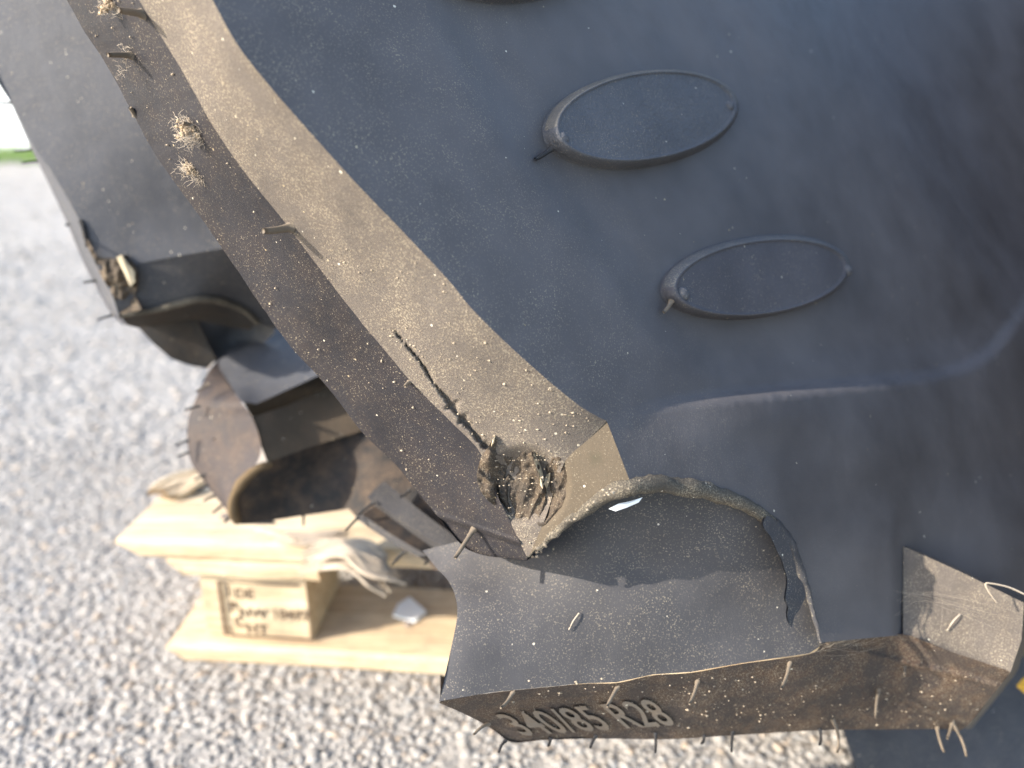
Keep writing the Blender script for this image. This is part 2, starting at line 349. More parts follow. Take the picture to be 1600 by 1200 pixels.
def nail(x, y, z):
    m = MB(); th = np.arange(10)/10*6.283
    m.add(np.vstack([np.stack([x+.005*np.cos(th), y+.005*np.sin(th), 0*th+z+.001], -1), np.stack([x+.0035*np.cos(th), y+.0035*np.sin(th), 0*th+z+.0022], -1)]), [tuple(range(10, 20))]+[(i, (i+1) % 10, 10+(i+1) % 10, 10+i) for i in range(10)])
    m.build('nail', simple('nail_steel', (.25, .2, .17)).m if 'nail' not in M else M['nail'], pallet)
M['nail'] = simple('nail_steel', (.25, .2, .17)).m
nail(.22, .05, .022); nail(.03, .05, .144); nail(.09, .06, .144)

def splinter(pts, w, t, label, mat, strands=7):
    """torn strip of wood: a bundle of flat ragged slivers; points are (px, py, height above the ground)"""
    p = spl(pts, 5); Q0 = np.array([ground_at(a, b, c) for a, b, c in p]); m = MB(); n = len(Q0)
    for k_ in range(strands):
        o_ = (k_+.5)/strands-.5; i0 = rng.integers(0, max(1, n//6)+1); i1 = n-rng.integers(0, max(1, n//5)+1); Q = Q0[i0:i1]; G = []; nn = len(Q); ph = rng.random()*6; fan = rng.normal(0, .25)
        for i in range(nn):
            d = Q[min(i+1, nn-1)]-Q[max(i-1, 0)]; d /= np.linalg.norm(d); s_ = np.cross(d, (0, 0, 1.)); s_ /= np.linalg.norm(s_); u = np.cross(s_, d)
            e = min(1, .15+4*min(i, nn-1-i)/nn); ww = w/strands*1.25*e; c = Q[i]+s_*w*(o_*(1+.1*math.sin(i*.9+ph))+fan*.12*(i/nn)**2)+u*t*(.25*math.sin(i*.6+ph))
            G.append([c+s_*ww*a+u*t*b for a, b in ((-.5, .1), (-.45, .9), (.1, 1.05), (.47, .85), (.5, 0), (-.5, .1))])
        m.grid(np.array(G))
    return m.build('wood_splinter', mat, smooth=False, label=label, category='wood splinter', group='broken wood on the pallet')
splinter([(470, 866, .147), (515, 858, .152), (560, 862, .156), (596, 890, .146), (625, 905, .132)], .034, .003, 'torn curling strip of grey wood at the front edge of the deck', M['woodgrey'])
splinter([(468, 892, .130), (515, 880, .141), (552, 884, .144), (585, 910, .128), (608, 932, .112)], .022, .003, 'broken wood strip bent down over the front edge of the pallet', M['woodgrey'])
splinter([(430, 840, .1465), (480, 842, .1465), (545, 838, .1465)], .022, .002, 'flat grey splinter on the deck behind the torn curling strip', M['woodgrey'])
splinter([(250, 778, .146), (290, 757, .146), (345, 735, .146)], .045, .006, 'pale loose wedge of wood lying left of the rounded lug', M['wood'])
splinter([(395, 826, .1465), (425, 834, .1465), (470, 850, .1465)], .007, .003, 'thin brown splinter on the deck below the rounded lug', M['woodgrey'])
m = MB(); q = [(622, 945), (640, 934), (666, 956), (648, 972), (614, 962)]; p_ = [ground_at(a, b, .024) for a, b in q]; p_ = np.array(p_)
m.add(np.vstack([p_+(0, 0, .0015), p_-(0, 0, .0012)]), [(0, 1, 2, 3, 4)[::-1], (5, 6, 7, 8, 9)]+[(i, (i+1) % 5, 5+(i+1) % 5, 5+i) for i in range(5)])
m.build('sun_patch', M['white'], smooth=False, label='small white sheet standing in for a patch of sunlight on the bottom board', category='sun patch')  # flat white sheet stands in for sunlight falling on the bottom board

# ------------------------------------------------------------------ the tyre
tyre = empty('tractor_tyre', label='large black tractor tyre with chunky torn lugs standing on the pallet', category='tyre')

# -- big side plate with its lower step
def q_plate(px, py):
    px = np.asarray(px, float); px = np.where(px > 1700, 1700+(px-1700)*.3, px)
    return (.8-.55*(px-800)/FPX-.25*(600-py)/FPX)/.298
def sstep(x): x = np.clip(x, 0, 1); return x*x*(3-2*x)
RIM = spl([(930, 690), (980, 652), (1050, 634), (1200, 617), (1350, 602), (1470, 588), (1540, 560), (1585, 510), (1640, 430), (1720, 320)], 10)
FOLD = spl([(600, -150), (720, 130), (800, 245), (860, 330), (1010, 520), (1090, 600)], 10)
VAL = spl([(1300, -160), (1370, 20), (1440, 150), (1520, 290), (1610, 420), (1750, 600)], 10)
def side(px, py, line):
    """signed distance in pixels to a line: positive right/below"""
    px, py = np.asarray(px, float), np.asarray(py, float); sh = px.shape; q = np.stack([px.ravel(), py.ravel()], -1)
    best = np.full(len(q), 1e9); sg = np.zeros(len(q)); tt = np.zeros(len(q)); L = len(line)-1
    for i in range(L):
        a, b = line[i, :2], line[i+1, :2]; d = b-a; t = np.clip(((q-a)@d)/(d@d), 0, 1); c = a+t[:, None]*d; r = np.linalg.norm(q-c, axis=1)
        u = r < best; best[u] = r[u]; cr = d[0]*(q[:, 1]-a[1])-d[1]*(q[:, 0]-a[0]); sg[u] = np.sign(cr)[u]; tt[u] = ((i+t)/L)[u]
    return (best*sg).reshape(sh), tt.reshape(sh)
def D_plate(px, py):
    px, py = np.asarray(px, float), np.asarray(py, float); D = 1/q_plate(px, py)
    d, t = side(px, py, RIM); h = .019*sstep((d+15)/21)*sstep((px-950)/300)
    h = h*(1-.55*sstep((d-30)/150))
    d2, t2 = side(px, py, FOLD); h = h-.0085*sstep((-d2+10)/75)*sstep((640-py)/120)*(1-sstep((d+60)/60))
    d3, t3 = side(px, py, VAL); h = h-.085*sstep((-d3+90)/150)+.022*sstep((-d3-60)/200)
    h = h+.006*np.exp(-((px-1385)/110)**2-((py-715)/75)**2)-.003*np.exp(-((px-1200)/90)**2-((py-700)/40)**2)
    h = h+.006*sstep((1408-px)/14)*sstep((py-760)/110)*sstep((px-1230)/170)
    h = h-.020*sstep((py-760)/230)*sstep((px-1060)/230)
    h = h+.022*sstep((px-1409)/200)*sstep((py-700)/200)
    return D-h
STRIP_R = spl([(150, -330), (262, -130), (300, -60), (332, 0), (371, 70), (420, 133), (452, 170), (490, 213), (560, 290), (620, 352), (700, 437), (735, 480), (787, 532), (857, 595), (910, 637), (948, 658)], 5)
RIDGE = spl([(824, 870), (850, 846), (875, 824), (910, 796), (945, 769), (985, 754), (1030, 750), (1080, 756), (1130, 769), (1170, 786), (1205, 808), (1228, 836), (1243, 870), (1258, 912), (1270, 955), (1284, 1004)], 6)
r_hi = RIDGE[RIDGE[:, 0] > 980]
poly = np.vstack([STRIP_R, [(966, 704)], r_hi, [(1411, 992), (1411, 853), (1500, 893), (1600, 942), (1760, 1020), (1760, -330), (1200, -330)]])
m = MB(); m.poly(poly, D_plate, step=8); plate = m.build('side_plate', M['plate'], tyre)

# -- unseen swell of tyre, added and shaped to block the sky on the right
uu, vv = np.meshgrid(np.linspace(0, 1, 40), np.linspace(-420, 1080, 40), indexing='ij')
De = D_plate(np.full(vv.shape, 1740.), vv)+.004; gx = 1740+uu*1100; gD = De*(1-uu**.75)+.27*uu**.75
m = MB(); m.grid(P(gx, vv, gD), flip=False); m.build('sky_blocker', M['dark'], tyre)

# -- oval bosses
def surf(px, py, fn):
    e = 2.0; p = P(px, py, fn(np.array([px]), np.array([py]))[0]); a = P(px+e, py, fn(np.array([px+e]), np.array([py]))[0])-p; b = P(px, py-e, fn(np.array([px]), np.array([py-e]))[0])-p
    n = np.cross(a, b); n /= np.linalg.norm(n); return p, n
def boss(cx, cy, a, b, rot, hgt, mat, rim):
    p0, n0 = surf(cx, cy, D_plate); m = MB(); N = 96; th = np.arange(N+1)/N*2*math.pi; G = []
    for r, h in [(1.10, -.0012), (1.055, .0000), (1.045, hgt*.3), (1.015, hgt*.62), (.985, hgt*.9), (.965, hgt), (.945, hgt), (.93, hgt*.93), (.90, hgt*.92), (.8, hgt*.93), (.65, hgt*.95), (.5, hgt*.96), (.35, hgt*.96), (.2, hgt*.96), (.08, hgt*.96), (.001, hgt*.96)]:
        ex, ey = r*a*np.cos(th), r*b*np.sin(th); c, s_ = math.cos(rot), math.sin(rot)
        sh = 9*(h/hgt-.4); ey = ey*(1-.05*h/hgt); px, py = cx+ex*c+ey*s_-9*(h/hgt-.3), cy-ex*s_+ey*c+sh; q = P(px, py, D_plate(px, py))
        G.append(q+n0*h)
    G = np.array(G); m.grid(G, flip=False)
    for i in range(2, 5):
        for q in range(N):
            if math.sin(th[q]) < -.05: m.mi[i*N+q] = 1
    return m.build('oval_boss', [mat, rim], tyre)
M['boss'] = rubber('rubber_boss', (.070, .069, .074), film=.06, fine=.6, coarse=.1, rough=.5, grain=.5, wrinkle=.45)
M['boss2'] = rubber('rubber_boss_warm', (.060, .056, .060), film=.05, fine=.5, coarse=.1, rough=.55, grain=.4, wrinkle=.18)
M['rim1'] = rubber('rubber_rim_dust', (.066, .062, .06), (.22, .19, .15), film=.35, fine=1.25, coarse=.3, rough=.8)
M['rim2'] = rubber('rubber_rim_haze', (.066, .064, .066), (.18, .17, .155), film=.25, fine=1.0, coarse=.2, rough=.7)
b1 = boss(997, 191, 146, 72, math.radians(9), .0115, M['boss'], M['rim1']); b2 = boss(1176, 437, 141, 61, math.radians(8), .0105, M['boss2'], M['rim2']); b0 = boss(815, -70, 146, 74, math.radians(9), .0115, M['boss'], M['rim1'])

# -- first lug: tread face, dusty bevel, end face
def ratio_rail(pts): return pts
DR = D_plate(STRIP_R[:, 0], STRIP_R[:, 1]); SR = np.c_[STRIP_R, DR]
SR = np.vstack([SR, spl([(948, 658, SR[-1, 2]), (920, 686, .4035), (885, 718, .408), (868, 760, .412), (852, 810, .418), (826, 870, .424)], 6)[1:]])
SL = spl([(36, -330, .352), (140, -130, .362), (185, -60, .366), (217, 0, .370), (245, 45, .373), (290, 122, .378), (332, 196, .383), (385, 273, .389), (448, 350, .395), (500, 420, .400), (560, 497, .406), (595, 540, .409), (647, 602, .413), (700, 655, .417), (752, 710, .421), (772, 760, .423), (798, 818, .424), (824, 872, .4245)], 5)
_w = np.c_[SL[:, :2]/1000, 0*SL[:, 0]]; _e = sstep(np.arange(len(SL))[::-1]/12)
SL[:, 0] += (1.6*vnoise(_w, 26, 3)+.9*vnoise(_w, 90, 5))*_e
CRACK = spl([(612, 512), (640, 545), (658, 566), (679, 600), (700, 624), (714, 645), (735, 668), (752, 690), (770, 705)], 8)
def crack_off(px, py):
    d, t = side(px, py, CRACK); w = 1.2+2.2*sstep((t-.25)/.4)+4.5*np.exp(-((t-.55)/.035)**2)+6*np.exp(-((t-.72)/.045)**2)
    w = w*(1+.6*vnoise(np.stack([t.ravel()*40, t.ravel()*0, t.ravel()*0], -1), 1, 3).reshape(t.shape))
    o = .006*np.exp(-(d/np.maximum(w, .6))**2)*sstep(t/.06)*sstep((1-t)/.05)
    o = o-.0012*np.exp(-((d-w-3)/5)**2)*sstep((t-.3)/.3)*sstep((1-t)/.05)
    # gouged chunk near the corner
    e = np.sqrt(((px-818)/68)**2+((py-757)/66)**2); o = o+.009*sstep((1.0-e)/.45)
    # small notch in the upper edge
    return o
base_t = Depth(np.vstack([SL[::3], SR[::3]]))
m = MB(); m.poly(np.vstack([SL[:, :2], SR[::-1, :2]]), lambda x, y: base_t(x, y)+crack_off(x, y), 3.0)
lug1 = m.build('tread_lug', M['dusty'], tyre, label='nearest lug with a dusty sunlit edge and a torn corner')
CR = SL
CL = spl([(-78, -330, .402), (30, -130, .415), (70, -60, .420), (105, 0, .425), (133, 52, .428), (165, 98, .431), (203, 168, .435), (245, 245, .440), (301, 322, .445), (350, 392, .449), (408, 477, .454), (450, 536, .457), (513, 606, .461), (562, 672, .464), (612, 720, .466), (647, 762, .467), (675, 796, .467), (710, 838, .466), (731, 858, .464), (758, 868, .456), (790, 872, .444), (822, 876, .427)], 5)
_w = np.c_[CL[:, :2]/1000, 0*CL[:, 0]]; _e = sstep(np.arange(len(CL))[::-1]/12); CL[:, 0] += (1.5*vnoise(_w, 24, 6)+1.0*vnoise(_w, 80, 2))*_e
def seam(px, py):
    d, t = side(px, py, spl([(662, 797), (745, 824), (824, 851)], 6)); return -.0016*np.exp(-(d/3.2)**2)*sstep(t/.02)+.003*sstep((d-2)/6)*(px > 660)
m = MB(); m.loft(CL, CR, 420, 40, off=seam); 
# wall behind the lug
back = CL.copy(); back[:, 0] += 70; back[:, 1] -= 40; back[:, 2] += .22
m.loft(back, CL, 120, 6)
tread1 = m.build('tread_face', M['tread'], lug1)
F1 = Depth([(948, 658, SR[-1, 2]*0+.4), (983, 752, .3975), (966, 704, .3985), (885, 718, .408), (868, 760, .412), (852, 810, .418), (826, 870, .424), (875, 826, .414), (910, 802, .408), (945, 770, .402), (920, 686, .4035)])
f1p = np.vstack([spl([(948, 658), (920, 686), (885, 718), (868, 760), (852, 810), (826, 870)], 6), RIDGE[(RIDGE[:, 0] > 828) & (RIDGE[:, 0] < 985)], [(985, 754), (966, 704)]])
m = MB(); m.poly(f1p, lambda x, y: F1(x, y)+.011*sstep((1.05-np.sqrt(((x-818)/72)**2+((y-757)/70)**2))/.3), 3.5); M['end'] = rubber('rubber_end', (.060, .047, .033), (.135, .104, .07), film=.5, fine=.5, coarse=.1, rough=.8, smears=[(P(930, 716, .402), .010, (.045, .042, .026), .8)]); m.build('end_face', M['end'], lug1)
# torn rubber in the gouge
TORN = spl([(762, 700), (751, 717), (745, 750), (759, 779), (779, 794), (792, 810), (817, 826), (836, 826), (856, 816), (874, 796), (886, 768), (888, 739), (877, 713), (854, 702), (826, 697), (810, 712), (788, 711), (774, 684), (762, 700)], 6)[:-1]
base_t = Depth(np.vstack([SL[::3], SR[::3]]))
def D_torn(px, py):
    D = base_t(px, py)+.002; e = np.sqrt(((px-816)/72)**2+((py-757)/68)**2)
    p3 = np.stack([px/1000+0*py, py/1000, 0*px], -1).reshape(-1, 3); w = vnoise(p3, 18, 5).reshape(px.shape)*9
    pa = np.stack([((px-816)*.93+(py-757)*.36)/1000, ((py-757)*.93-(px-816)*.36)/3600, 0*px], -1).reshape(-1, 3); r1 = 1-np.abs(vnoise(pa, 75, 11)+.5*vnoise(pa, 170, 12)).reshape(px.shape)*1.6; pb = np.stack([((px-816)*.6-(py-757)*.8)/1000, ((px-816)*.8+(py-757)*.6)/3000, 0*px], -1).reshape(-1, 3); r2 = 1-np.abs(vnoise(pb, 70, 21)+.5*vnoise(pb, 160, 22)).reshape(px.shape)*1.6
    n = vnoise(p3, 70, 2).reshape(px.shape); n2 = vnoise(p3, 200, 9).reshape(px.shape)
    h = .0024*r1*sstep((px-790)/30)+.0026*r2*sstep((815-px)/30)-.0018+.0010*n+.0007*n2
    lip = np.exp(-((e-.98)/.12)**2)*.003*(.6+.7*n)
    d, t = side(px, py, spl([(833, 706), (842, 728), (850, 752), (852, 772)], 5)); h = h+.006*np.exp(-((d-4)/4.5)**2)*(np.abs(t-.5) < .49)-.006*np.exp(-((d+5)/3.5)**2)
    d, t = side(px, py, spl([(776, 758), (780, 785), (790, 802)], 5)); h = h-.005*np.exp(-(d/2.2)**2)
    d, t = side(px, py, spl([(795, 756), (795, 780), (803, 800)], 5)); h = h-.005*np.exp(-(d/2.0)**2)
    d, t = side(px, py, spl([(812, 705), (800, 722), (790, 745)], 5)); h = h-.004*np.exp(-(d/2.2)**2)
    return D+.0045*sstep((1-e)/.5)*sstep((px-758)/26)-.0055*sstep((784-px)/22)-h-lip*.7
m = MB(); m.poly(TORN, D_torn, 1.7, jit=.3); m.build('torn_rubber', M['torn'], lug1, label='ragged crater of torn rubber at the corner of the nearest lug')
# pale frayed lips
def flake(name, pts, depth, lift, mat, parent, thick=.0012, label=None):
    p = np.array(pts, float); D = depth(p[:, 0], p[:, 1])-lift; f = P(p[:, 0], p[:, 1], D); b = P(p[:, 0], p[:, 1], D+thick+lift*.6); n = len(p)
    c = P(p[:, 0].mean(), p[:, 1].mean(), D.mean()-thick)
    m = MB(); m.add(np.vstack([f, b, c[None]]), [(i, 2*n, (i+1) % n) for i in range(n)]+[((i+1) % n, i, n+i, n+(i+1) % n)[::-1] for i in range(n)])
    o = m.build(name, mat, parent, smooth=False)
    if label: o['label'] = label
    return o
M['frayed'] = rubber('frayed_rubber', (.38, .31, .21), (.55, .45, .3), film=.4, fine=.3, coarse=.2, rough=.85)
flake('frayed_lip', [(833, 706), (841, 716), (846, 732), (851, 748), (848, 764), (844, 758), (841, 738), (835, 722)], D_torn, .002, M['frayed'], lug1)
flake('frayed_lip', [(853, 742), (860, 738), (859, 752), (854, 764), (850, 756)], D_torn, .002, M['frayed'], lug1)
flake('frayed_lip', [(770, 686), (774, 681), (772, 692), (767, 698)], D_torn, .002, M['frayed'], lug1)
flake('frayed_lip', [(782, 797), (796, 805), (802, 812), (792, 808)], D_torn, .0015, M['frayed'], lug1)

# -- moulding flash between the segments
DRG = D_plate(RIDGE[:, 0], RIDGE[:, 1]); lowx = RIDGE[:, 0] < 985; DRG[lowx] = F1(RIDGE[lowx, 0], RIDGE[lowx, 1])
tt = np.linspace(0, 1, len(RIDGE)); rr = np.interp(tt, [0, .06, .2, .32, .45, .6, .72, .8, .9, 1], [2, 5, 9, 14, 15, 12, 11, 10, 5, 2.5])
m = MB(); pts = P(RIDGE[:, 0], RIDGE[:, 1]+rr*.45, DRG+.0012); pts = pts+.0007*np.stack([vnoise(pts, 140, s) for s in (1, 2, 3)], -1)
rad_ = rr*.4/FPX*(1+.10*vnoise(pts, 90, 8)); cut_ = int(len(pts)*.66)
def rough_tube(a, b, mat, parent, **kw):
    m = MB(); m.tube(pts[a:b], rad_[a:b], 14); m.v[-1] = m.v[-1]+.0008*np.stack([vnoise(m.v[-1], 420, q) for q in (5, 6, 7)], -1); return m.build('mould_flash', mat, parent, **kw)
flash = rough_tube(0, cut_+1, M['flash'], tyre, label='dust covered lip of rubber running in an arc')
rough_tube(cut_, len(pts), M['wall'], tyre, label='dark lower stretch of the rubber lip')
fl_ = spl([(1196, 806), (1210, 814), (1224, 830), (1236, 852), (1242, 878), (1246, 900), (1256, 915), (1259, 934), (1250, 950), (1243, 962), (1238, 978), (1230, 966), (1233, 950), (1226, 936), (1230, 910), (1224, 885), (1216, 862), (1208, 845), (1199, 832), (1192, 816), (1196, 806)], 3)[:-1]
fl_ = fl_+np.stack([3.0*vnoise(np.c_[fl_/1000, 0*fl_[:, 0]], 70, 31), 3.0*vnoise(np.c_[fl_/1000, 0*fl_[:, 0]], 70, 32)], -1)
def D_flap(px, py): return D_plate(px, py)-.0045-.0016*vnoise(np.stack([px/1000, py/1000, 0*px], -1).reshape(-1, 3), 45, 33).reshape(np.shape(px))-.003*sstep((py-900)/70)
m = MB(); m.poly(fl_, D_flap, 3); nv = len(m.v[0]); m.add(m.v[0]+np.array([0, .0022, -.0004]), [f[::-1] for f in list(m.f)]); m.build('peeling_flap', M['wall'], flash, label='ragged flap of rubber peeling off')
flake('white_residue', [(951, 795), (966, 787), (985, 783), (1004, 777), (998, 785), (980, 793), (962, 799)], lambda x, y: x*0+.405, .0, M['white'], flash)

# -- second lug: concave wall, lettered tread face, bevel
W2 = Depth([(686, 1096, .440), (765, 1082, .443), (905, 1068, .448), (1020, 1054, .452), (1160, 1036, .459), (1264, 1021, .466), (1286, 1004, .470),
            (705, 1012, .447), (714, 966, .456), (712, 935, .465), (702, 910, .477), (684, 890, .495), (1000, 950, .452), (850, 960, .455), (1150, 940, .462), (1240, 920, .467), (1200, 850, .452), (1130, 820, .446), (1000, 870, .456), (1000, 800, .446), (900, 830, .460), (850, 880, .468), (760, 860, .492)])
w2p = np.vstack([[(686, 1096), (765, 1082), (905, 1068), (964, 1066), (1020, 1054), (1080, 1050), (1160, 1036), (1264, 1021), (1290, 1004)], [(1275, 940), (1262, 890), (1245, 835), (1200, 790), (1120, 762), (1030, 745), (930, 760), (860, 800), (800, 830), (740, 840), (660, 860)], spl([(684, 890), (702, 910), (712, 935), (714, 966), (705, 1012), (695, 1057), (686, 1096)], 6)])
m = MB(); m.poly(w2p, W2, 7)
edge = spl([(684, 890, .495), (702, 910, .477), (712, 935, .465), (714, 966, .456), (705, 1012, .447), (695, 1057, .442), (686, 1096, .440)], 4); bk = edge.copy(); bk[:, 0] += 60; bk[:, 1] -= 10; bk[:, 2] += .10
m.loft(edge, bk, 40, 5)
lug2 = m.build('tread_lug', M['wall'], tyre, label='lower lug whose outer face carries raised size lettering')
CT = spl([(686, 1097, .440), (765, 1083, .443), (905, 1069, .448), (964, 1067, .450), (1020, 1055, .452), (1080, 1051, .455), (1160, 1037, .459), (1264, 1022, .466), (1288, 1005, .469), (1340, 998, .484), (1411, 991, .496), (1484, 1018, .490), (1579, 1049, .485)], 6)
CB = spl([(688, 1099, .442), (735, 1120, .466), (772, 1141, .480), (800, 1160, .489), (852, 1156, .492), (940, 1154, .497), (1045, 1155, .502), (1145, 1149, .508), (1285, 1141, .518), (1400, 1140, .530), (1470, 1139, .536), (1505, 1139, .540), (1545, 1093, .512), (1579, 1051, .487)], 6)
c2d = Depth(np.vstack([CT[::4], CB[::4]]))
SEAM2 = spl([(1290, 1004), (1330, 1014), (1400, 1032), (1490, 1053), (1572, 1076)], 6)
def D_c2(px, py):
    d, t = side(px, py, SEAM2); D = c2d(px, py)-.0042*np.exp(-(d/3.4)**2)*sstep(t/.02)
    p3 = np.stack([px/1000+0*py, py/1000, 0*px], -1).reshape(-1, 3)
    d2 = np.abs((px-915)*.0+(py-(1122-.085*(px-915)))); D = D+.0025*sstep((40-d2)/14)*sstep((px-755)/40)*sstep((1075-px)/30)
    return D-.0006*vnoise(p3, 45, 4).reshape(px.shape)
c2p = np.vstack([CT[:, :2], CB[::-1, :2]]); m = MB(); m.poly(c2p, D_c2, 4.0)
bk = CB.copy(); bk[:, 2] += .08; bk[:, 1] -= 45; m.loft(bk, CB, 80, 5, flip=True)
tread2 = m.build('tread_face', M['earthy'], lug2)
DS = lambda x, y: D_plate(np.array([float(x)]), np.array([float(y)]))[0]
S2 = Depth([(1411, 853, DS(1408, 853)), (1500, 893, .497), (1600, 942, .486), (1411, 991, DS(1408, 991)-.002), (1484, 1018, .494), (1579, 1049, .485), (1411, 920, DS(1408, 920))])
m = MB(); m.poly([(1411, 853), (1500, 893), (1600, 942), (1596, 1000), (1579, 1050), (1484, 1018), (1411, 991)], S2, 6)
rail = np.array([(1600, 942, .0), (1596, 1000, 0), (1579, 1050, 0), (1545, 1093, .512), (1507, 1139, .540)], float); rail[:3, 2] = S2(rail[:3, 0], rail[:3, 1]); rb = rail.copy(); rb[:, 0] += 10; rb[:, 2] += .10
m.loft(rail, rb, 20, 4, flip=False)
ea = np.array([(1411, 991), (1411, 920), (1411, 853), (1500, 893), (1600, 942)], float); sh = np.array([(2, 0), (2, 0), (3, -3), (4, -3), (4, -3)], float)
m.loft(np.c_[ea, S2(ea[:, 0], ea[:, 1])], np.c_[ea+sh, [DS(*q)+.006 for q in ea]], 40, 4)
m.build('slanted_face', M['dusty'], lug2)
# raised lettering
v_, f_ = text_mesh("340/85 R28", 1.0, .5, 0, .012); v_[:, 0] -= v_[:, 0].min(); u_ = v_[:, 0]/v_[:, 0].max(); w_ = np.clip(v_[:, 1]/.72, -.1, 1.1)
TL, TR, BR, BL = [np.array(q, float) for q in ((770, 1116), (1017, 1091), (1058, 1132), (818, 1149))]
q = ((1-u_)*w_)[:, None]*TL+(u_*w_)[:, None]*TR+((1-u_)*(1-w_))[:, None]*BL+(u_*(1-w_))[:, None]*BR
m = MB(); m.add(P(q[:, 0], q[:, 1], c2d(q[:, 0], q[:, 1])+.003-(v_[:, 2]+.5)*.0042), f_)
M['letters'] = rubber('rubber_letters', (.10, .085, .07), (.24, .19, .14), film=.45, fine=.3, coarse=.15, rough=.75, stain=.5, warm=(.16, .10, .06))
m.build('size_lettering', M['letters'], lug2, smooth=False, label='raised size lettering 340/85 R28')

# -- lower inner part seen under the second lug
L3 = Depth([(1310, 1120, .68), (1700, 1040, .74), (1700, 1300, .65), (1400, 1300, .64), (1320, 1150, .67), (1500, 1180, .675)])
m = MB(); m.poly([(1305, 1115), (1500, 1040), (1760, 1000), (1760, 1320), (1395, 1320), (1337, 1200), (1318, 1146)], L3, 10)
e_ = np.array([(1305, 1115, .68), (1318, 1146, .67), (1337, 1200, .66), (1395, 1320, .64)]); b_ = e_.copy(); b_[:, 0] += 40; b_[:, 2] += .12; m.loft(e_, b_, 12, 4, flip=True)
m.build('tread_lug', M['wall'], tyre, label='shaded lug below the lettered face')
M['yellow'] = simple('yellow_wax', (.45, .26, .03), .6).m
flake('yellow_mark', [(1588, 1072), (1600, 1058), (1625, 1055), (1625, 1085), (1600, 1083)], lambda x, y: x*0+.65, 0, M['yellow'], tyre, .004)

# -- far lugs: upper
L0in = spl([(-235, -330, .57), (-150, -160, .585), (-60, 0, .595), (-10, 115, .60), (22, 168, .605), (50, 224, .61), (84, 273, .615), (122, 340, .62), (150, 407, .626), (172, 455, .63), (187, 492, .632), (200, 508, .633)], 5)
L0out = spl([(-265, -330, .63), (-180, -160, .64), (-80, 0, .645), (-2, 119, .645), (20, 168, .645), (45, 224, .648), (69, 273, .65), (101, 340, .655), (130, 409, .66), (153, 455, .663), (171, 487, .664), (190, 507, .655)], 5)
D0 = Depth([(-60, 0, .595), (22, 168, .605), (122, 340, .62), (172, 455, .63), (187, 494, .632), (300, 0, .59), (400, 300, .625), (215, 412, .632), (350, 388, .635), (120, -100, .585), (260, 200, .605), (420, 420, .64)])
m = MB(); m.poly(np.vstack([L0in[:-2, :2], [(180, 475), (196, 440), (215, 412), (280, 400), (350, 388), (440, 380), (420, 250), (330, 60), (250, -160), (150, -330)]]), D0, 9); m.loft(L0out, L0in, 80, 6)
bk = L0out.copy(); bk[:, 0] += 50; bk[:, 2] += .1; m.loft(bk, L0out, 60, 4)
lug0 = m.build('tread_lug', M['far'], tyre, label='upper far lug with a chewed corner against the gravel')
E0 = Depth([(215, 412, .632), (350, 388, .635), (440, 380, .645), (187, 494, .632), (240, 484, .643), (310, 468, .655), (362, 473, .68), (397, 498, .70), (300, 430, .645)])
m = MB(); m.poly([(180, 475), (196, 440), (215, 412), (280, 400), (350, 388), (450, 378), (450, 520), (400, 502), (362, 475), (310, 470), (240, 486), (187, 496)], E0, 8); m.build('end_face', M['wall'], lug0)
r0 = spl([(186, 494), (240, 485), (275, 476), (310, 468), (340, 469), (365, 477), (385, 487), (402, 504)], 6); m = MB(); r0D = E0(r0[:, 0], r0[:, 1])
m.tube(P(r0[:, 0], r0[:, 1], r0D-.002), np.interp(np.linspace(0, 1, len(r0)), [0, .2, .6, 1], [.0016, .0028, .0034, .0025]), 8); m.build('mould_flash', M['flash'], lug0)
U0 = Depth([(187, 496, .634), (240, 486, .645), (310, 470, .657), (362, 475, .682), (402, 504, .70), (192, 507, .66), (215, 512, .67), (268, 505, .69), (303, 500, .70), (345, 508, .72), (380, 510, .72)])
m = MB(); m.poly(np.vstack([[(187, 496), (240, 486), (310, 469), (362, 474), (402, 503), (390, 516), (345, 508), (303, 499), (268, 504), (215, 512), (192, 507)]]), U0, 6)
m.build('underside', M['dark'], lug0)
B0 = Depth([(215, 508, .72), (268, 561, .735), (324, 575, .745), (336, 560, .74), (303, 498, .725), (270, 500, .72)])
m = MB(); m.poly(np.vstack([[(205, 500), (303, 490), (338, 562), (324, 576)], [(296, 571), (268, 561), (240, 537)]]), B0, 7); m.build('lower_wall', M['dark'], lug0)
V0 = Depth([(296, 485, .725), (345, 495, .74), (400, 495, .75), (420, 500, .74), (345, 575, .74), (330, 560, .745), (360, 530, .765)])
m = MB(); m.poly([(298, 488), (345, 490), (420, 480), (430, 520), (350, 590), (334, 562), (318, 528)], V0, 6); m.build('groove', M['far'], lug0)
# chewed rubber on the far lug
def D_chew(px, py):
    p3 = np.stack([px/1000+0*py, py/1000, 0*px], -1).reshape(-1, 3); n = vnoise(p3, 60, 6)+.6*vnoise(p3, 150, 8); n = n.reshape(np.shape(px))
    return D0(px, py)-.002-.0055*n
m = MB(); m.poly([(124, 346), (134, 352), (140, 380), (152, 402), (180, 404), (200, 398), (212, 416), (216, 440), (210, 462), (222, 484), (190, 492), (174, 458), (158, 432), (146, 405), (130, 372)], D_chew, 2.6); m.build('torn_rubber', M['torn'], lug0)
flake('frayed_lip', [(182, 402), (190, 398), (200, 412), (210, 424), (211, 440), (204, 448), (196, 430), (190, 418)], D0, .008, M['frayed'], lug0)
flake('crack', [(122, 345), (127, 342), (136, 362), (140, 388), (133, 386), (131, 368)], D0, .0015, M['hairdark'], lug0)

